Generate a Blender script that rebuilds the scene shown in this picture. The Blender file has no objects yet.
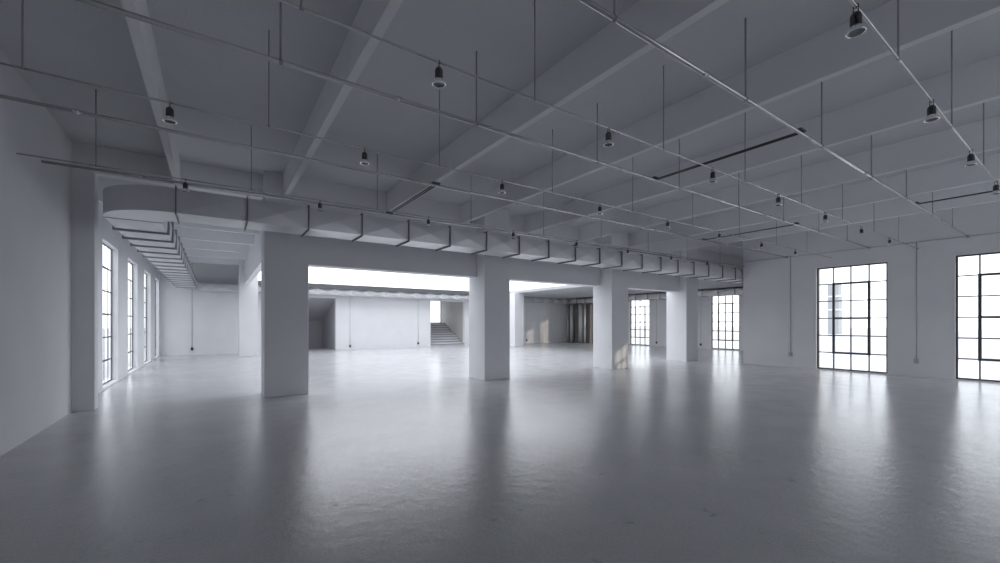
import bpy, bmesh, math
from mathutils import Vector, Matrix

S = bpy.context.scene
COL = S.collection
PI = math.pi

# ------------------------------------------------------------------ helpers
class MB:
    """collects shapes and links them as one mesh object"""
    def __init__(self):
        self.bm = bmesh.new()

    def box(self, x0, x1, y0, y1, z0, z1):
        v = [self.bm.verts.new(p) for p in
             [(x0, y0, z0), (x1, y0, z0), (x1, y1, z0), (x0, y1, z0),
              (x0, y0, z1), (x1, y0, z1), (x1, y1, z1), (x0, y1, z1)]]
        for f in [(0, 3, 2, 1), (4, 5, 6, 7), (0, 1, 5, 4), (1, 2, 6, 5), (2, 3, 7, 6), (3, 0, 4, 7)]:
            self.bm.faces.new([v[i] for i in f])
        return self

    def poly(self, pts):
        self.bm.faces.new([self.bm.verts.new(p) for p in pts])
        return self

    def tube(self, a, b, r, n=12, r2=None, caps=True):
        a, b = Vector(a), Vector(b)
        d = (b - a).normalized()
        u = d.orthogonal().normalized()
        w = d.cross(u)
        r2 = r if r2 is None else r2
        ra, rb = [], []
        for i in range(n):
            t = 2 * PI * i / n
            o = u * math.cos(t) + w * math.sin(t)
            ra.append(self.bm.verts.new(a + o * r))
            rb.append(self.bm.verts.new(b + o * r2))
        for i in range(n):
            j = (i + 1) % n
            f = self.bm.faces.new([ra[i], ra[j], rb[j], rb[i]])
            f.smooth = True
        if caps:
            self.bm.faces.new(ra[::-1])
            self.bm.faces.new(rb)
        return self

    def lathe(self, prof, cx=0, cy=0, n=24):
        """revolve (radius, z) points about a vertical axis"""
        rings = []
        for r, z in prof:
            if r < 1e-5:
                rings.append([self.bm.verts.new((cx, cy, z))])
            else:
                rings.append([self.bm.verts.new((cx + r * math.cos(2 * PI * i / n), cy + r * math.sin(2 * PI * i / n), z)) for i in range(n)])
        for A, B in zip(rings[:-1], rings[1:]):
            for i in range(n):
                j = (i + 1) % n
                q = [A[i % len(A)], A[j % len(A)], B[j % len(B)], B[i % len(B)]]
                q = list(dict.fromkeys(q))
                if len(q) >= 3:
                    f = self.bm.faces.new(q)
                    f.smooth = True
        return self

    def torus(self, c, R, r, axis='z', n=28, m=8):
        c = Vector(c)
        rings = []
        for i in range(n):
            t = 2 * PI * i / n
            ring = []
            for k in range(m):
                s = 2 * PI * k / m
                p, q, h = (R + r * math.cos(s)) * math.cos(t), (R + r * math.cos(s)) * math.sin(t), r * math.sin(s)
                if axis == 'z':
                    o = Vector((p, q, h))
                elif axis == 'x':
                    o = Vector((h, p, q))
                else:
                    o = Vector((p, h, q))
                ring.append(self.bm.verts.new(c + o))
            rings.append(ring)
        for i in range(n):
            A, B = rings[i], rings[(i + 1) % n]
            for k in range(m):
                l = (k + 1) % m
                f = self.bm.faces.new([A[k], B[k], B[l], A[l]])
                f.smooth = True
        return self

    def build(self, name, mat, parent=None, bevel=0.0):
        bmesh.ops.recalc_face_normals(self.bm, faces=self.bm.faces)
        me = bpy.data.meshes.new(name)
        self.bm.to_mesh(me)
        self.bm.free()
        me.materials.append(mat)
        o = bpy.data.objects.new(name, me)
        COL.objects.link(o)
        if parent is not None:
            o.parent = parent
            o.matrix_parent_inverse = Matrix.Translation(-parent.location)
        if bevel:
            md = o.modifiers.new('bevel', 'BEVEL')
            md.width = bevel
            md.segments = 2
            md.limit_method = 'ANGLE'
        return o


def tag(o, label, cat, group=None, kind=None):
    o['label'] = label
    o['category'] = cat
    if group:
        o['group'] = group
    if kind:
        o['kind'] = kind
    return o


def empty(name, loc, label, cat, group=None, kind=None):
    o = bpy.data.objects.new(name, None)
    o.location = loc
    o.empty_display_size = 0.1
    COL.objects.link(o)
    return tag(o, label, cat, group, kind)


def copy_tree(o, parent=None):
    c = o.copy()
    COL.objects.link(c)
    if parent is not None:
        c.parent = parent
    for ch in [q for q in bpy.data.objects if q.parent is o]:
        copy_tree(ch, c)
    return c


ORD = ['first', 'second', 'third', 'fourth', 'fifth', 'sixth', 'seventh', 'eighth', 'ninth', 'tenth']

# ------------------------------------------------------------------ materials
def principled(name, col, rough=0.8, metal=0.0, spec=0.5):
    m = bpy.data.materials.new(name)
    m.use_nodes = True
    b = m.node_tree.nodes['Principled BSDF']
    b.inputs['Base Color'].default_value = (*col, 1)
    b.inputs['Roughness'].default_value = rough
    b.inputs['Metallic'].default_value = metal
    b.inputs['Specular IOR Level'].default_value = spec
    return m, m.node_tree, b


def plaster(name, col, var=0.05, scale=5.0, bump=0.15, rough=0.85, fine=90.0):
    m, nt, b = principled(name, col, rough, 0, 0.3)
    N, L = nt.nodes, nt.links
    tc = N.new('ShaderNodeTexCoord')
    n1 = N.new('ShaderNodeTexNoise')
    n1.inputs['Scale'].default_value = scale * 0.2
    n1.inputs['Detail'].default_value = 8
    n1.inputs['Roughness'].default_value = 0.6
    L.new(tc.outputs['Object'], n1.inputs['Vector'])
    cr = N.new('ShaderNodeValToRGB')
    cr.color_ramp.elements[0].position = 0.3
    cr.color_ramp.elements[1].position = 0.7
    cr.color_ramp.elements[0].color = (*[c * (1 - var) for c in col], 1)
    cr.color_ramp.elements[1].color = (*[min(1, c * (1 + var)) for c in col], 1)
    L.new(n1.outputs['Fac'], cr.inputs['Fac'])
    L.new(cr.outputs['Color'], b.inputs['Base Color'])
    n2 = N.new('ShaderNodeTexNoise')
    n2.inputs['Scale'].default_value = fine
    n2.inputs['Detail'].default_value = 4
    L.new(tc.outputs['Object'], n2.inputs['Vector'])
    bp = N.new('ShaderNodeBump')
    bp.inputs['Strength'].default_value = bump
    bp.inputs['Distance'].default_value = 0.01
    L.new(n2.outputs['Fac'], bp.inputs['Height'])
    L.new(bp.outputs['Normal'], b.inputs['Normal'])
    return m


WALL = plaster('wall_plaster', (0.78, 0.785, 0.80), 0.03)
COLM = plaster('column_plaster', (0.78, 0.785, 0.80), 0.03)
CEIL = plaster('ceiling_plaster', (0.68, 0.69, 0.71), 0.03, 6, 0.9, 0.9, 45)
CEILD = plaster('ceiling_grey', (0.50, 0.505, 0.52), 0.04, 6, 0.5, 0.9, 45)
BEAM = plaster('beam_plaster', (0.83, 0.835, 0.85), 0.03, 6, 0.2)
PAVE = plaster('pale_paving', (0.5, 0.505, 0.515), 0.03)
WHITE = plaster('white_render', (0.74, 0.745, 0.76), 0.02)
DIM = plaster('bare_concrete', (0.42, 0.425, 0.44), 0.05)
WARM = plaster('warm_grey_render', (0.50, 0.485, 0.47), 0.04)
EDGEBAND = plaster('dark_edge_band', (0.13, 0.132, 0.14), 0.06)
SUNBLOCK = plaster('sunblock_grey', (0.42, 0.425, 0.435), 0.06)  # grey of the unseen wall added to hold back courtyard light
STEP = plaster('stair_concrete', (0.62, 0.625, 0.64), 0.05)

# polished concrete floor
FLOOR, nt, b = principled('polished_concrete', (0.3, 0.3, 0.31), 0.26, 0, 0.5)
N, L = nt.nodes, nt.links
tc = N.new('ShaderNodeTexCoord')
n1 = N.new('ShaderNodeTexNoise')
n1.inputs['Scale'].default_value = 0.55
n1.inputs['Detail'].default_value = 9
n1.inputs['Roughness'].default_value = 0.65
L.new(tc.outputs['Object'], n1.inputs['Vector'])
cr = N.new('ShaderNodeValToRGB')
cr.color_ramp.elements[0].position = 0.3
cr.color_ramp.elements[1].position = 0.72
cr.color_ramp.elements[0].color = (0.49, 0.495, 0.505, 1)
cr.color_ramp.elements[1].color = (0.58, 0.585, 0.595, 1)
L.new(n1.outputs['Fac'], cr.inputs['Fac'])
n3 = N.new('ShaderNodeTexNoise')
n3.inputs['Scale'].default_value = 55
n3.inputs['Detail'].default_value = 8
n3.inputs['Roughness'].default_value = 0.7
L.new(tc.outputs['Object'], n3.inputs['Vector'])
mx = N.new('ShaderNodeMix')
mx.data_type = 'RGBA'
mx.blend_type = 'OVERLAY'
mx.inputs['Factor'].default_value = 0.45
L.new(cr.outputs['Color'], mx.inputs['A'])
L.new(n3.outputs['Fac'], mx.inputs['B'])
n7 = N.new('ShaderNodeTexNoise')
n7.inputs['Scale'].default_value = 3.4
n7.inputs['Detail'].default_value = 12
n7.inputs['Roughness'].default_value = 0.75
L.new(tc.outputs['Object'], n7.inputs['Vector'])
cr7 = N.new('ShaderNodeValToRGB')
cr7.color_ramp.elements[0].position = 0.60
cr7.color_ramp.elements[0].color = (1, 1, 1, 1)
cr7.color_ramp.elements[1].position = 0.72
cr7.color_ramp.elements[1].color = (0.55, 0.55, 0.55, 1)
L.new(n7.outputs['Fac'], cr7.inputs['Fac'])
mx7 = N.new('ShaderNodeMix')
mx7.data_type = 'RGBA'
mx7.blend_type = 'MULTIPLY'
mx7.inputs['Factor'].default_value = 1.0
L.new(mx.outputs['Result'], mx7.inputs['A'])
L.new(cr7.outputs['Color'], mx7.inputs['B'])
L.new(mx7.outputs['Result'], b.inputs['Base Color'])
mr = N.new('ShaderNodeMapRange')
mr.inputs['From Min'].default_value = 0.3
mr.inputs['From Max'].default_value = 0.7
mr.inputs['To Min'].default_value = 0.17
mr.inputs['To Max'].default_value = 0.23
n4 = N.new('ShaderNodeTexNoise')
n4.inputs['Scale'].default_value = 2.2
n4.inputs['Detail'].default_value = 6
L.new(tc.outputs['Object'], n4.inputs['Vector'])
L.new(n4.outputs['Fac'], mr.inputs['Value'])
L.new(mr.outputs['Result'], b.inputs['Roughness'])
n5 = N.new('ShaderNodeTexNoise')
n5.inputs['Scale'].default_value = 7.0
n5.inputs['Detail'].default_value = 8
L.new(tc.outputs['Object'], n5.inputs['Vector'])
bp = N.new('ShaderNodeBump')
bp.inputs['Strength'].default_value = 0.5
bp.inputs['Distance'].default_value = 0.008
L.new(n5.outputs['Fac'], bp.inputs['Height'])
n6 = N.new('ShaderNodeTexNoise')
n6.inputs['Scale'].default_value = 45.0
n6.inputs['Detail'].default_value = 6
n6.inputs['Roughness'].default_value = 0.65
L.new(tc.outputs['Object'], n6.inputs['Vector'])
bp2 = N.new('ShaderNodeBump')
bp2.inputs['Strength'].default_value = 0.4
bp2.inputs['Distance'].default_value = 0.004
L.new(n6.outputs['Fac'], bp2.inputs['Height'])
L.new(bp.outputs['Normal'], bp2.inputs['Normal'])
L.new(bp2.outputs['Normal'], b.inputs['Normal'])


def metal(name, col, rough, var=0.1, met=1.0):
    m, nt, b = principled(name, col, rough, met)
    N, L = nt.nodes, nt.links
    tc = N.new('ShaderNodeTexCoord')
    n = N.new('ShaderNodeTexNoise')
    n.inputs['Scale'].default_value = 7
    n.inputs['Detail'].default_value = 5
    L.new(tc.outputs['Object'], n.inputs['Vector'])
    mr = N.new('ShaderNodeMapRange')
    mr.inputs['To Min'].default_value = max(0.02, rough - var)
    mr.inputs['To Max'].default_value = rough + var
    L.new(n.outputs['Fac'], mr.inputs['Value'])
    L.new(mr.outputs['Result'], b.inputs['Roughness'])
    return m


PIPE = metal('steel_pipe', (0.70, 0.70, 0.71), 0.24, 0.03)
ROD = metal('steel_rod', (0.36, 0.36, 0.365), 0.5, 0.05, 0.2)
DARKRAIL = metal('dark_rail', (0.10, 0.10, 0.105), 0.45)
CHROME = metal('chrome', (0.92, 0.92, 0.93), 0.14, 0.04)
LAMPBLACK = metal('black_lamp_housing', (0.055, 0.055, 0.058), 0.45, 0.1, 0.0)
LENS, _nt, _b = principled('lamp_lens', (0.30, 0.30, 0.31), 0.12, 0.6)
DUCT = metal('galvanised_duct', (0.66, 0.665, 0.68), 0.40, 0.03, 0.55)
FLANGE = metal('duct_flange', (0.24, 0.24, 0.245), 0.6, 0.1, 0.2)
FLANGEL = metal('duct_flange_pale', (0.42, 0.42, 0.43), 0.5, 0.1, 0.2)
FRAME = metal('window_frame_paint', (0.075, 0.076, 0.08), 0.5, 0.1, 0.0)
NOSE_SHADE = metal('nosing_shade_paint', (0.26, 0.26, 0.27), 0.6, 0.1, 0.0)  # dark tone paints the shadow line at each step edge
WFR = metal('white_frame', (0.7, 0.7, 0.71), 0.5, 0.1, 0.0)
SOCKET = metal('socket_dark', (0.03, 0.03, 0.032), 0.5, 0.1, 0.0)
SOCKETL = metal('socket_light', (0.5, 0.5, 0.51), 0.5, 0.1, 0.0)
CONDUIT = metal('conduit_grey', (0.50, 0.50, 0.51), 0.5, 0.1, 0.1)
RISER = metal('riser_paint', (0.62, 0.625, 0.64), 0.4, 0.05, 0.3)
DARKWALL = plaster('dark_panel', (0.22, 0.21, 0.205), 0.15, 8, 0.2)
FARBUILD = plaster('pale_building', (0.36, 0.37, 0.40), 0.05)

GLASS = bpy.data.materials.new('window_glass')
GLASS.use_nodes = True
nt = GLASS.node_tree
nt.nodes.clear()
out = nt.nodes.new('ShaderNodeOutputMaterial')
mixs = nt.nodes.new('ShaderNodeMixShader')
tr = nt.nodes.new('ShaderNodeBsdfTransparent')
tr.inputs['Color'].default_value = (0.97, 0.98, 0.98, 1)
gl = nt.nodes.new('ShaderNodeBsdfGlossy')
gl.inputs['Roughness'].default_value = 0.02
mixs.inputs[0].default_value = 0.04
nt.links.new(tr.outputs[0], mixs.inputs[1])
nt.links.new(gl.outputs[0], mixs.inputs[2])
nt.links.new(mixs.outputs[0], out.inputs[0])

# ------------------------------------------------------------------ key dimensions
XL = -2.18            # left wall
XR = 17.2             # right wall of the near hall
XF = 25.0             # right wall of the far hall
YB = 25.8             # back wall
YN = -5.0             # wall behind the camera
ZC = 4.87             # ceiling
ZBM = 4.37            # underside of the beams
YE = 8.14             # where the right wall ends

def struct(o, label, cat):
    return tag(o, label, cat, None, 'structure')


def wall_x(mb, x0, x1, y0, y1, z0, z1, holes):
    """wall whose face is a plane of constant x; holes are (ya, yb, za, zb) sorted by y"""
    y = y0
    for ya, yb, za, zb in holes:
        mb.box(x0, x1, y, ya, z0, z1)
        if za > z0 + 1e-4:
            mb.box(x0, x1, ya, yb, z0, za)
        if zb < z1:
            mb.box(x0, x1, ya, yb, zb, z1)
        y = yb
    mb.box(x0, x1, y, y1, z0, z1)


def wall_y(mb, y0, y1, x0, x1, z0, z1, holes):
    x = x0
    for xa, xb, za, zb in holes:
        mb.box(x, xa, y0, y1, z0, z1)
        if za > z0 + 1e-4:
            mb.box(xa, xb, y0, y1, z0, za)
        if zb < z1:
            mb.box(xa, xb, y0, y1, zb, z1)
        x = xb
    mb.box(x, x1, y0, y1, z0, z1)

# ------------------------------------------------------------------ the shell
struct(MB().box(XL - 0.4, XF + 0.4, YN - 0.3, YB + 6, -0.25, 0).build('floor', FLOOR),
       'polished grey concrete floor running through both halls', 'floor')

m = MB()
m.box(XL - 0.35, XF + 0.3, YE, 10.6, ZC, ZC + 0.25)
m.box(XL - 0.35, XR + 0.35, YN - 0.3, YE, ZC, ZC + 0.25)
m.box(XL - 0.35, 1.35, 10.6, YB + 0.3, ZC, ZC + 0.25)
struct(m.build('ceiling', CEIL), 'rough grey plaster ceiling above the beams', 'ceiling')

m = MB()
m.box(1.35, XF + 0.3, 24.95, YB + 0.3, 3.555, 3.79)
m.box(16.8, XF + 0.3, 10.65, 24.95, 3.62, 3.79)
struct(MB().box(1.35, 16.8, 24.90, 24.949, 3.555, 3.80).build('trim_1', EDGEBAND), 'thin dark band along the roof edge above the back duct', 'trim')  # thin dark strip in front of the slab edge
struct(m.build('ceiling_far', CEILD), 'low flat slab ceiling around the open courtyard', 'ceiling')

LWIN = [(13.4, 15.3, 0.05, 3.6), (16.9, 18.8, 0.05, 3.6), (20.4, 22.3, 0.05, 3.6), (23.85, 25.4, 0.05, 3.6)]
m = MB()
wall_x(m, XL - 0.165, XL, 10.6, YB + 0.3, 0, ZC, LWIN)
m.box(XL - 0.35, XL + 0.06, YN - 0.3, 10.6, 0, ZC)
struct(m.build('wall_left', WALL), 'long grey plaster wall with four tall windows beyond the pilaster', 'wall')
struct(MB().box(XL, -1.82, 10.52, 10.82, 0, ZC).build('pilaster', WALL, bevel=0.006),
       'grey pilaster standing out from the blank side wall', 'pilaster')

RWIN = [(-2.61, -0.81, 0.02, 3.5), (0.64, 2.44, 0.02, 3.5), (3.87, 5.72, 0.02, 3.5)]
m = MB()
wall_x(m, XR, XR + 0.35, YN - 0.3, YE, 0, ZC, RWIN)
struct(m.build('wall_right', WALL), 'grey plaster wall with tall black gridded windows', 'wall')
struct(MB().box(XR + 0.35, XF, YE - 0.2, YE, 0, ZC).build('wall_end', WALL),
       'plain wall closing the far hall behind the window wall', 'wall')
FILLWIN = [(3.4, 5.4, 0.05, 3.9), (6.2, 8.2, 0.05, 3.9), (9.0, 11.0, 0.05, 3.9), (11.8, 13.8, 0.05, 3.9), (14.6, 16.6, 0.05, 3.9)]  # openings added out of view to let fill daylight into the near hall
m = MB()
wall_y(m, YN - 0.3, YN, XL, XR, 0, ZC, FILLWIN)
struct(m.build('wall_front', WALL), 'wall closing the hall behind the viewer, with added openings for fill light', 'wall')

FWIN = [(12.06, 13.72, 0.03, 3.3), (15.1, 16.75, 0.03, 3.3), (18.1, 19.75, 0.03, 3.3), (20.4, 22.7, 0.03, 3.3)]
m = MB()
wall_x(m, XF, XF + 0.3, YE - 0.2, YB + 0.3, 0, ZC, FWIN)
struct(m.build('wall_far_right', WALL), 'far side wall with tall windows beyond the columns', 'wall')

PAS = (2.6, 5.9, 0, 3.06)
STA = (12.0, 14.62, 0, 3.1)
m = MB()
wall_y(m, YB, YB + 0.25, XL - 0.35, XF + 0.3, 0, 3.68, [PAS, STA])
m.box(XL - 0.35, 1.35, YB, YB + 0.25, 3.68, ZC)
struct(m.build('wall_back', WALL), 'pale back wall with a stair opening and a dark passage', 'wall')

# headers between the columns, and a tall unseen wall added above to block sun
m = MB()
m.box(1.3, 16.9, 10.2, 10.6, 2.92, ZC)
m.box(16.9, XF, 10.35, 10.65, 3.62, ZC)
struct(m.build('wall_middle', WALL), 'deep header wall spanning between the square columns', 'wall')
struct(MB().box(XL - 0.35, XF + 0.3, 10.2, 10.6, ZC + 0.25, 15.0).build('wall_upper_sunblock', SUNBLOCK),
       'unseen wall added over the header to block sun and dim the courtyard', 'wall')
struct(MB().box(1.16, 1.35, 10.6, YB, 3.44, ZC).build('header', BEAM), 'deep header along the aisle facing the courtyard', 'header')

# passage behind the dark opening
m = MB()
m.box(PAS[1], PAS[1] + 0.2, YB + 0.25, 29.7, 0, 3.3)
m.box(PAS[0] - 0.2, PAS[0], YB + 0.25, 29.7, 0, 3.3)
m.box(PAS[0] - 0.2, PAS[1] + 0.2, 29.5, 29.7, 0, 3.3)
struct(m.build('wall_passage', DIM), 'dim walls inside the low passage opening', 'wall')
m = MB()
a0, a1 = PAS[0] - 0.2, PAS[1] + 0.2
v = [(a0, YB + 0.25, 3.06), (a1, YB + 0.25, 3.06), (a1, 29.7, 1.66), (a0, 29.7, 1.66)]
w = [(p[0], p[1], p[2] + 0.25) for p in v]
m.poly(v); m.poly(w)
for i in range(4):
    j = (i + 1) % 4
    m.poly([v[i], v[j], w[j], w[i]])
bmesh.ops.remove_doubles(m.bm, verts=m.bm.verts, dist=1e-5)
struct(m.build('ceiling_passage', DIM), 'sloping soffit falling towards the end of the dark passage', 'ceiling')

# stairwell
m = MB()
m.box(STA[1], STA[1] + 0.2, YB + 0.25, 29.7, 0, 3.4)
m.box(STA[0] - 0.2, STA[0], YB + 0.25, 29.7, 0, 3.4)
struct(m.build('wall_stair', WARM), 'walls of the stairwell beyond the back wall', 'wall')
struct(MB().box(STA[0] - 0.2, STA[1] + 0.2, YB + 0.25, 29.9, 3.4, 3.6).build('ceiling_stair', CEIL), 'flat ceiling over the stair flight', 'ceiling')
st = empty('staircase', (13.3, YB, 0), 'grey concrete staircase climbing through the opening in the back wall', 'staircase')
NS, RISE, TREAD = 10, 0.16, 0.33
for k in range(NS):
    y0 = YB + 0.05 + k * TREAD
    y1 = y0 + TREAD
    s = MB().box(STA[0] + .002, STA[1] - .002, y0, y1 + (0 if k < NS - 1 else 0.40), 0.001, (k + 1) * RISE)
    so_ = s.build('step' if k < NS - 1 else 'landing', STEP, st)
    nb_ = MB().box(STA[0] + .002, STA[1] - .002, y0 - 0.03, y0, (k + 1) * RISE - 0.05, (k + 1) * RISE + 0.002).build('nosing_shade', NOSE_SHADE, st)  # nosing coloured dark to stand in for its shadow on the riser
    nb_.parent = so_

# tall window lighting the head of the stairs
e = empty('window_12', (13.3, 29.55, 1.62), 'bright window at the head of the staircase', 'window', None, 'structure')
m = MB()
for xa, xc in ((STA[0] + .005, STA[0] + .06), (STA[1] - .06, STA[1] - .005), (13.28, 13.34)):
    m.box(xa, xc, 29.52, 29.58, 1.61, 3.39)
m.box(STA[0] + .06, STA[1] - .06, 29.52, 29.58, 1.61, 1.67)
m.box(STA[0] + .06, STA[1] - .06, 29.52, 29.58, 3.33, 3.39)
m.build('window_frame', WFR, e)
MB().box(STA[0] + .06, STA[1] - .06, 29.547, 29.553, 1.67, 3.33).build('pane', GLASS, e)

# ------------------------------------------------------------------ columns
CG = 'square columns under the header wall'
cols = [(0.88, 1.75, 10.24, 10.98, 'first square column from the blank wall, widest of the row', 'a'),
        (6.18, 7.04, 9.78, 10.65, 'second square column from the blank wall under the header', 'b'),
        (11.29, 12.15, 9.66, 10.53, 'third square column from the blank wall, with a patch of sun', 'c'),
        (16.16, 17.0, 9.90, 10.83, 'fourth square column from the blank wall, closest to the window wall', 'd')]
for x0, x1, y0, y1, lab, _k in cols:
    m = MB()
    if _k == 'a':
        m.box(x0, x1, y0 - 0.03, y1, 0, ZC)
    else:
        m.box(x0, x1, y0, y1, 0, ZC)
    tag(m.build('column', COLM, bevel=0.008), lab, 'column', CG, 'structure')
tag(MB().box(0.95, 1.72, 23.1, 23.85, 0, ZC).build('column', COLM, bevel=0.008), 'bright column at the end of the window aisle by the courtyard', 'column', None, 'structure')
tag(MB().box(16.5, 17.25, 22.35, 23.1, 0, 3.62).build('column', COLM, bevel=0.008), 'bright column at the courtyard corner before the dark riser pipes', 'column', None, 'structure')

# ------------------------------------------------------------------ beams
bx = [-0.67, 1.24, 3.55, 5.66, 7.88, 10.2, 12.42, 14.6]
for i, x in enumerate(bx):
    y1 = 10.6 if i == 0 else (10.19 if i == 1 else 10.2)
    o = MB().box(x, x + 0.10, YN, y1, ZBM, ZC).build('beam', BEAM, bevel=0.004)
    tag(o, 'long grey ceiling beam, %s one from the blank wall' % ORD[i], 'beam', 'ceiling beams of the near hall', 'structure')
tag(MB().box(XL, 0.88, 10.55, 10.75, ZBM, ZC).build('beam', BEAM, bevel=0.004), 'beam between pilaster and first column at the aisle mouth', 'beam', None, 'structure')
for i, y in enumerate([12.9, 15.0, 17.1, 19.2, 21.3, 23.45]):
    o = MB().box(XL, 1.16 if i < 5 else 0.95, y, y + 0.12, ZBM, ZC).build('beam', BEAM, bevel=0.004)
    tag(o, 'crosswise aisle beam behind the duct, %s from the pilaster' % ORD[i], 'beam', 'crosswise beams of the window aisle', 'structure')

# ------------------------------------------------------------------ windows
def window(name, side, x, y0, y1, z0, z1, label, deep=0.1):
    """gridded steel window in a wall of constant x; 4 x 6 panes with a casement in the middle"""
    e = empty(name, (x, (y0 + y1) / 2, z0), label, 'window', None, 'structure')
    W, H = y1 - y0, z1 - z0
    f = MB()
    fw, d, fd = (0.045, 0.03, 0.02) if side != 'l' else (0.03, 0.008, 0.005)
    f.box(x - d, x + d, y0, y0 + fw, z0, z1)
    f.box(x - d, x + d, y1 - fw, y1, z0, z1)
    f.box(x - d, x + d, y0 + fw, y1 - fw, z0, z0 + fw)
    f.box(x - d, x + d, y0 + fw, y1 - fw, z1 - fw, z1)
    t = 0.016 if x < XF - 1 else 0.022
    ys = [y0 + W * k / 4 for k in range(5)]
    zs = [z0 + H * k / 6 for k in range(7)]
    for y in ys[1:4]:
        f.box(x - fd, x + fd, y - t, y + t, z0 + fw, z1 - fw)
    for z in zs[1:6]:
        f.box(x - fd, x + fd, y0 + fw, y1 - fw, z - t, z + t)
    f.build('window_frame', FRAME, e)
    c = MB()
    q, dd = (0.032, 0.034) if side != 'l' else (0.022, 0.008)
    ya, yb, za, zb = ys[1], ys[3], zs[1], zs[5]
    c.box(x - dd, x + dd, ya - q, ya + q, za - q, zb + q)
    c.box(x - dd, x + dd, yb - q, yb + q, za - q, zb + q)
    for z in (za, zs[3], zb):
        c.box(x - dd, x + dd, ya + q, yb - q, z - q, z + q)
    cs = c.build('casement', FRAME, e)
    p = MB()
    for a in range(4):
        for b_ in range(6):
            p.box(x - 0.003, x + 0.003, ys[a] + 0.014, ys[a + 1] - 0.014, zs[b_] + 0.014, zs[b_ + 1] - 0.014)
    p.build('pane', GLASS, e)
    return e

for i, (a, b_, z0, z1) in enumerate(LWIN):
    window('window_%d' % (i + 1), 'l', XL - 0.13, a, b_, z0, z1, 'tall gridded window in the aisle wall, %s from the pilaster' % ORD[i])
RL = ['tall gridded window in the window wall behind the viewer', 'tall black gridded window cut by the edge of the view',
      'tall black gridded window with a pale tower outside']
for i, (a, b_, z0, z1) in enumerate(RWIN):
    window('window_%d' % (i + 5), 'r', XR + 0.10, a, b_, z0, z1, RL[i])
FL = ['tall gridded window seen between last column and the window wall', 'tall gridded window almost hidden behind the last column',
      'tall gridded window seen between the third and fourth columns', 'tall gridded window hidden behind the third column']
for i, (a, b_, z0, z1) in enumerate(FWIN):
    window('window_%d' % (i + 8), 'r', XF + 0.10, a, b_, z0, z1, FL[i])

# ------------------------------------------------------------------ ducts
def duct_run(mb, p0, p1, width_dir, w, z0, z1, bulge, back=None, under=None):
    """one straight quilted section from p0 to p1 (plan points on the outer face), widening along width_dir"""
    a, b_ = Vector((*p0, 0)), Vector((*p1, 0))
    wd = Vector((*width_dir, 0)) * w
    P = lambda v, z: Vector((v.x, v.y, z))
    quads = [
        ([P(a, z0), P(b_, z0), P(b_, z1), P(a, z1)], -Vector((*width_dir, 0))),
        ([P(a + wd, z0), P(b_ + wd, z0), P(b_ + wd, z1), P(a + wd, z1)], Vector((*width_dir, 0))),
        ([P(a, z0), P(b_, z0), P(b_ + wd, z0), P(a + wd, z0)], Vector((0, 0, -1))),
        ([P(a, z1), P(b_, z1), P(b_ + wd, z1), P(a + wd, z1)], Vector((0, 0, 1)))]
    for q, nrm in quads:
        k = bulge
        if nrm.z == 0 and nrm.dot(Vector((*width_dir, 0))) > 0 and back is not None:
            k = back
        if nrm.z < 0 and under is not None:
            k = under
        c = sum(q, Vector()) / 4 + nrm * k
        cv = mb.bm.verts.new(c)
        vs = [mb.bm.verts.new(v) for v in q]
        for i in range(4):
            mb.bm.faces.new([vs[i], vs[(i + 1) % 4], cv])


def flange_ring(c0, c1, axis, t, z0, z1, pr, hw=0.007):
    """rectangular collar around the duct; c0..c1 is the width interval, axis the run axis ('x' or 'y') with position t"""
    m = MB()
    h = hw
    def bx_(u0, u1, za, zb):
        if axis == 'x':
            m.box(t - h, t + h, u0, u1, za, zb)
        else:
            m.box(u0, u1, t - h, t + h, za, zb)
    bx_(c0 - pr, c1 + pr, z0 - pr, z0 + 0.006)
    bx_(c0 - pr, c1 + pr, z1 - 0.006, z1 + pr)
    bx_(c0 - pr, c0 + 0.006, z0 + 0.006, z1 - 0.006)
    bx_(c1 - 0.006, c1 + pr, z0 + 0.006, z1 - 0.006)
    return m


def elbow(mb, cx, cy, r0, r1, t0, t1, z0, z1, n=14):
    for i in range(n):
        a, b_ = t0 + (t1 - t0) * i / n, t0 + (t1 - t0) * (i + 1) / n
        pt = lambda r, t, z: (cx + r * math.cos(t), cy + r * math.sin(t), z)
        mb.poly([pt(r1, a, z0), pt(r1, b_, z0), pt(r1, b_, z1), pt(r1, a, z1)])
        if r0 > 0:
            mb.poly([pt(r0, a, z0), pt(r0, b_, z0), pt(r0, b_, z1), pt(r0, a, z1)])
        mb.poly([pt(r0, a, z0), pt(r0, b_, z0), pt(r1, b_, z0), pt(r1, a, z0)])
        mb.poly([pt(r0, a, z1), pt(r0, b_, z1), pt(r1, b_, z1), pt(r1, a, z1)])

DW = 0.68
AZ0, AZ1 = 3.315, 3.70
DY = 8.2                       # front face of the front run
DXL = -1.48                    # outer face of the left run
PITCH = 0.955
PR = 0.036
BUL = 0.05
duct = empty('air_duct', (0, DY, AZ0), 'quilted grey air duct crossing the hall and bending into the window aisle', 'air duct')
m = MB()
xs = [-0.5 + PITCH * k for k in range(27)]
xs[-1] = XF - 0.06
for a, b_ in zip(xs[:-1], xs[1:]):
    duct_run(m, (a, DY), (b_, DY), (0, 1), DW, AZ0, AZ1, 0.022, 0.02, 0.04)
DWL = DW + 0.05                # width of the left run
RO = -0.5 - DXL                # outer bend radius
elbow(m, -0.5, DY + RO, RO - DWL, RO, PI, 1.5 * PI, AZ0, AZ1)
ysd = [DY + RO + PITCH * k for k in range(17)]
ysd[-1] = 24.90
for a, b_ in zip(ysd[:-1], ysd[1:]):
    duct_run(m, (DXL, a), (DXL, b_), (1, 0), DWL, AZ0, AZ1, BUL)
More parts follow.
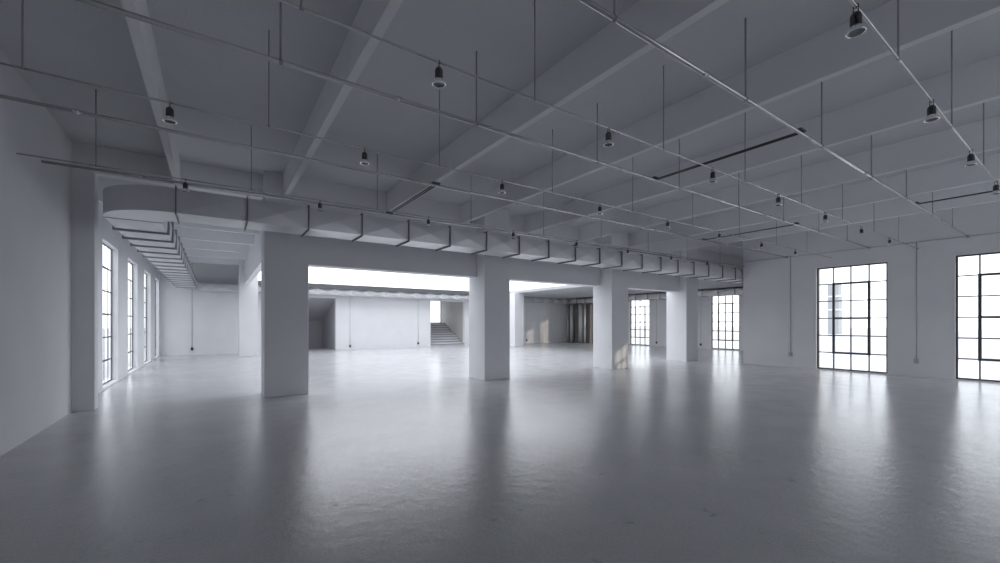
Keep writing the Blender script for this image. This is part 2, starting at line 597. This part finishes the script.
bmesh.ops.remove_doubles(m.bm, verts=m.bm.verts, dist=1e-4)
m.build('duct_body', DUCT, duct)
for x in xs[:-1]:
    flange_ring(DY, DY + DW, 'x', x, AZ0, AZ1, PR).build('flange', FLANGE, duct)
for y in ysd:
    flange_ring(DXL, DXL + DWL, 'y', y, AZ0, AZ1, 0.04 if y > ysd[0] else 0.006, 0.010).build('flange', FLANGEL, duct)

BZ0, BZ1 = 3.2, 3.545
BY = 25.10                     # front face of the back run (towards the hall)
duct2 = empty('air_duct', (10, BY, BZ0), 'quilted air duct along the back wall and far window wall', 'air duct')
m = MB()
rb = 0.85
elbow(m, DXL + rb, 24.93, rb - DW, rb, 0.5 * PI, PI, BZ0 + 0.08, BZ1 + 0.08)
# run along the back wall, just in front of it
by0 = 24.93 + rb - DW
x0b = DXL + rb
xb = [x0b] + [-0.195 + 0.985 * k for k in range(25)] + [24.1]
for a, b_ in zip(xb[:-1], xb[1:]):
    duct_run(m, (a, by0), (b_, by0), (0, 1), DW, BZ0, BZ1, 0.14 if a > 1.2 else 0.04, 0.0, 0.02)
bmesh.ops.remove_doubles(m.bm, verts=m.bm.verts, dist=1e-4)
yr = [10.9 + 0.955 * k for k in range(15)] + [25.0]
RX = 24.1
for a, b_ in zip(yr[:-1], yr[1:]):
    duct_run(m, (RX, a), (RX, b_), (1, 0), DW, BZ0, BZ1, 0.07, 0.04, 0.04)
m.box(RX, RX + DW, yr[-1], by0 + DW, BZ0, BZ1)
m.build('duct_body', DUCT, duct2)
for x in xb[:-1]:
    flange_ring(by0, by0 + DW, 'x', x, BZ0, BZ1, 0.012).build('flange', DUCT, duct2)
for y in yr:
    flange_ring(RX, RX + DW, 'y', y, BZ0, BZ1, 0.04).build('flange', FLANGE, duct2)

# ------------------------------------------------------------------ overhead pipes and lamp tracks
XW = XL + 0.06           # face of the blank side wall
ROWS = [-1.37] + [0.5 + 2.1 * k for k in range(0, 8)]
ZP, ZL = 4.0, 3.8

def track(name, y, z, r, x0, x1, label, cat, rods, rodr, mat, couplings=(), rod_mat=ROD, group=None):
    e = empty(name, ((x0 + x1) / 2, y, z), label, cat, group)
    MB().tube((x0, y, z), (x1, y, z), r, 14).build('pipe' if cat == 'pipe' else 'rail', mat, e)
    for x in rods:
        m = MB().tube((x, y, z + r * 0.6), (x, y, ZC - 0.001), rodr, 10)
        m.tube((x - 0.014, y, z), (x + 0.014, y, z), r * 1.2, 12)
        m.build('hanger_rod', rod_mat, e)
    for x in couplings:
        MB().tube((x - 0.03, y, z), (x + 0.03, y, z), r * 1.3, 14).build('coupling', mat, e)
    MB().tube((x1 - 0.02, y, z), (x1, y, z), r * 2.2, 14).build('wall_flange', mat, e)
    return e

PG = 'heavy pipes crossing under the ceiling'
track('overhead_pipe', 2.2, ZP, 0.021, XW, XR, 'heavy steel pipe under the ceiling, fourth from the air duct', 'pipe', ROWS, 0.010, PIPE,
      [3.9, 6.35, 8.6, 11.2, 14.0], group=PG)
track('overhead_pipe', 4.3, ZP, 0.021, XW, XR, 'heavy steel pipe under the ceiling, third from the air duct', 'pipe', ROWS, 0.010, PIPE,
      [-1.2, 1.62, 5.2, 7.4, 10.1, 13.2], group=PG)
track('overhead_pipe', 6.62, ZP, 0.021, XW, XR, 'heavy steel pipe under the ceiling, second from the air duct', 'pipe', [], 0.009, PIPE,
      [-1.3, 2.2, 5.3, 8.2, 9.4, 13.2], group=PG)
track('overhead_pipe', 8.95, ZP, 0.021, XW, XR - 0.2, 'heavy steel pipe running directly above the air duct', 'pipe', [], 0.009, PIPE,
      [-1.0, 3.0, 6.4, 10.4, 14.4], group=PG)
TG = 'thin lamp tracks hung on rods'
LT = [(0.99, 'lamp track nearest the viewer, carrying four spot lamps in view'), (3.19, 'thin lamp track hanging third from the air duct'),
      (5.3, 'thin lamp track hanging second from the air duct'), (8.0, 'thin lamp track hung just in front of the air duct')]
for y, lab in LT:
    track('lamp_track', y, ZL, 0.0095, XW, XR - 0.03 if y < YE - 1 else XR - 0.2, lab, 'lamp track', ROWS, 0.0075, PIPE, [], group=TG)

# cross rails tying the pipes together
def cross(x, ya, yb, label):
    e = empty('cross_rail', (x, (ya + yb) / 2, ZP), label, 'rail', 'short dark rails tying the pipes together')
    for s in (-0.024, 0.024):
        MB().tube((x + s, ya + 0.03, ZP + 0.012), (x + s, yb - 0.03, ZP + 0.012), 0.010, 10).build('rail', DARKRAIL, e)
    for y in (ya, yb):
        MB().box(x - 0.07, x + 0.07, y - 0.032, y + 0.032, ZP + 0.024, ZP + 0.047).build('bracket', DARKRAIL, e)
cross(3.18, 6.62, 8.95, 'short dark rail running from pipe towards the air duct')
cross(6.12, 2.2, 4.3, 'short dark rail tying the third and fourth pipes, near mid hall')
cross(11.72, 4.3, 6.62, 'short dark rail tying the second and third pipes')
cross(11.75, 0.99, 2.2, 'short dark rail between fourth pipe and the last lamp track')

# ------------------------------------------------------------------ spot lamps
def make_lamp(loc):
    e = empty('spot_lamp', loc, '', 'lamp', 'black spot lamps hanging from the tracks')
    x, y, z = loc
    MB().torus((x, y, z), 0.0145, 0.003, 'x', 18, 6).tube((x, y - 0.0145, z - 0.004), (x, y - 0.0145, z - 0.055), 0.0032, 8).tube((x, y + 0.0145, z - 0.004), (x, y + 0.0145, z - 0.055), 0.0032, 8).build('hook', LAMPBLACK, e)
    h = MB()
    prof = [(0, z - 0.045), (0.016, z - 0.046), (0.028, z - 0.058), (0.031, z - 0.066)]
    for k in range(6):                               # cooling ribs
        zz = z - 0.072 - k * 0.011
        prof += [(0.031, zz), (0.0335, zz - 0.002), (0.0335, zz - 0.006), (0.031, zz - 0.008)]
    prof += [(0.032, z - 0.14), (0.0, z - 0.141)]
    h.lathe(prof, x, y, 20)
    h.build('housing', LAMPBLACK, e)
    MB().lathe([(0.030, z - 0.139), (0.036, z - 0.150), (0.046, z - 0.163), (0.052, z - 0.178), (0.053, z - 0.184)], x, y, 28).build('reflector', CHROME, e)
    MB().torus((x, y, z - 0.185), 0.0535, 0.0060, 'z', 32, 8).build('rim', CHROME, e)
    MB().lathe([(0.050, z - 0.184), (0.040, z - 0.178), (0.02, z - 0.171), (0, z - 0.170)], x, y, 24).build('lens', LENS, e)
    return e

LX = [-0.37, 1.56, 3.67, 5.86, 7.95, 10.04, 12.2, 14.35]
TN = {0.99: 'on the fourth track from the duct', 3.19: 'on the third track from the duct', 5.3: 'on the second track from the duct', 8.0: 'on the track by the duct'}
proto = None
for y, _ in LT:
    rng = LX if y > 4 else (LX[1:] if y > 2 else LX[2:6])
    for i, x in enumerate(rng):
        if proto is None:
            o = proto = make_lamp((0, 0, 0))
        else:
            o = copy_tree(proto)
        o.location = (x, y, ZL)
        o['label'] = 'black spot lamp, %s from the blank wall, %s' % (ORD[i], TN[y])

# ------------------------------------------------------------------ conduits and sockets
CGp = 'thin conduits dropping to wall sockets'
e = empty('wall_conduit', (XR, 1.5, ZP), 'thin grey conduit running level along the top of the window wall', 'conduit')
MB().tube((XR - 0.012, YN, ZP), (XR - 0.012, YE - 0.05, ZP), 0.012, 10).build('pipe', CONDUIT, e)
def drop(p, axis, z0, z1, label, dark=True):
    x, y = p
    e = empty('conduit_drop', (x, y, z0), label, 'conduit', CGp)
    dx, dy = axis                                   # direction out of the wall
    MB().tube((x + dx * 0.011, y + dy * 0.011, z0 + 0.07), (x + dx * 0.011, y + dy * 0.011, z1), 0.010, 10).build('pipe', CONDUIT, e)
    s = 0.05
    if dx:
        MB().box(min(x, x + dx * 0.05), max(x, x + dx * 0.05), y - s, y + s, z0 - 0.06, z0 + 0.08).build('socket_box', SOCKET if dark else SOCKETL, e, 0.008)
    else:
        MB().box(x - s, x + s, min(y, y + dy * 0.05), max(y, y + dy * 0.05), z0 - 0.06, z0 + 0.08).build('socket_box', SOCKET if dark else SOCKETL, e, 0.008)
drop((XR, 6.50), (-1, 0), 0.46, ZP - 0.012, 'conduit with pale socket on the window wall beside its free end', False)
drop((XR, 3.22), (-1, 0), 0.46, ZP - 0.012, 'conduit with pale socket between the two black gridded windows', False)
drop((6.72, YB), (0, -1), 0.2, 3.17, 'conduit and socket on the back wall beside the dark passage')
drop((11.1, YB), (0, -1), 0.25, 3.17, 'conduit and socket on the back wall beside the staircase opening')
drop((20.2, YB), (0, -1), 0.25, 3.17, 'conduit and socket on the back wall beside the sun patches')
drop((-0.93, YB), (0, -1), 0.3, ZC, 'conduit and socket on the end wall of the window aisle')
drop((XF, 17.5), (-1, 0), 0.25, 3.62, 'conduit and socket on the far wall seen beside last column')
drop((XF, 14.35), (-1, 0), 0.25, 3.62, 'conduit and socket on the far wall beyond the fourth column')

# ------------------------------------------------------------------ dark riser corner
tag(MB().box(24.48, XF - 0.005, 23.15, YB - 0.005, 0, 3.12).build('riser_shaft', DARKWALL), 'dark boxed shaft behind the riser pipes in the far corner', 'shaft')
for i, (y, r, mt, lab) in enumerate([(25.32, 0.07, RISER, 'slim grey riser pipe in the far corner by the back wall'),
                                     (24.86, 0.14, RISER, 'shiny steel riser pipe beside the slim corner pipe'),
                                     (23.85, 0.17, RISER, 'thickest riser pipe before the dark shaft'),
                                     (23.42, 0.08, RISER, 'thin riser pipe beside the thickest one')]):
    e = empty('riser_pipe', (24.15, y, 0), lab, 'pipe', 'riser pipes in the far corner')
    MB().tube((24.15, y, 0.0), (24.15, y, 3.11), r, 20).build('pipe', mt, e)
    MB().tube((24.15, y, 0.0), (24.15, y, 0.05), r * 1.3, 20).build('floor_collar', FLANGE, e)

# ------------------------------------------------------------------ pale tower outside the window
tw = empty('tower', (73.6, 22.3, 0.0), 'pale grey tower seen through the gridded window', 'building')
m = MB()
m.box(72.9, 74.3, 21.6, 23.0, 0, 5.3)
m.box(72.95, 74.25, 21.65, 22.95, 5.5, 7.2)
m.build('shaft', FARBUILD, tw)
m = MB()
for z in (3.4, 5.3):
    m.box(72.8, 74.4, 21.5, 23.1, z, z + 0.2)
m.build('balcony', WHITE, tw)

struct(MB().box(-150, 200, -150, 200, -0.5, -0.28).build('ground', PAVE), 'pale paving around the building', 'ground')
# unseen wall added to keep sun out of the openings behind the camera
struct(MB().box(6.5, 26, -14.4, -14, -0.28, 7.0).build('wall_yard_sunblock', WHITE), 'unseen pale wall added to block sun from the openings behind the viewer', 'wall')

# ------------------------------------------------------------------ light
w = bpy.data.worlds.new('world')
S.world = w
w.use_nodes = True
bg = w.node_tree.nodes['Background']
bg.inputs['Color'].default_value = (0.935, 0.965, 1.03, 1)
bg.inputs['Strength'].default_value = 1.0

sd = bpy.data.lights.new('sun', 'SUN')
sd.energy = 0.6
sd.color = (1.0, 0.86, 0.68)
sd.angle = math.radians(0.6)
so = bpy.data.objects.new('sun', sd)
COL.objects.link(so)
dirv = Vector((-0.5623, 0.8269, -0.272)).normalized()
so.rotation_euler = dirv.to_track_quat('-Z', 'Y').to_euler()

# ------------------------------------------------------------------ camera
cd = bpy.data.cameras.new('camera')
cd.sensor_width = 36
cd.lens = 15.0
cd.shift_y = 41.5 / 1000
cd.clip_start = 0.02
cd.clip_end = 500
co = bpy.data.objects.new('camera', cd)
co.location = (0, 0, 1.6)
co.rotation_euler = (PI / 2, 0, math.radians(-34.4))
COL.objects.link(co)
S.camera = co

vs = S.view_settings
vs.view_transform = 'Standard'
vs.look = 'None'
vs.gamma = 1
vs.use_curve_mapping = False
vs.exposure = 1.32
S.cycles.max_bounces = 12
S.cycles.diffuse_bounces = 8
S.cycles.glossy_bounces = 4
S.cycles.transparent_max_bounces = 16
S.cycles.caustics_reflective = False
S.cycles.caustics_refractive = False
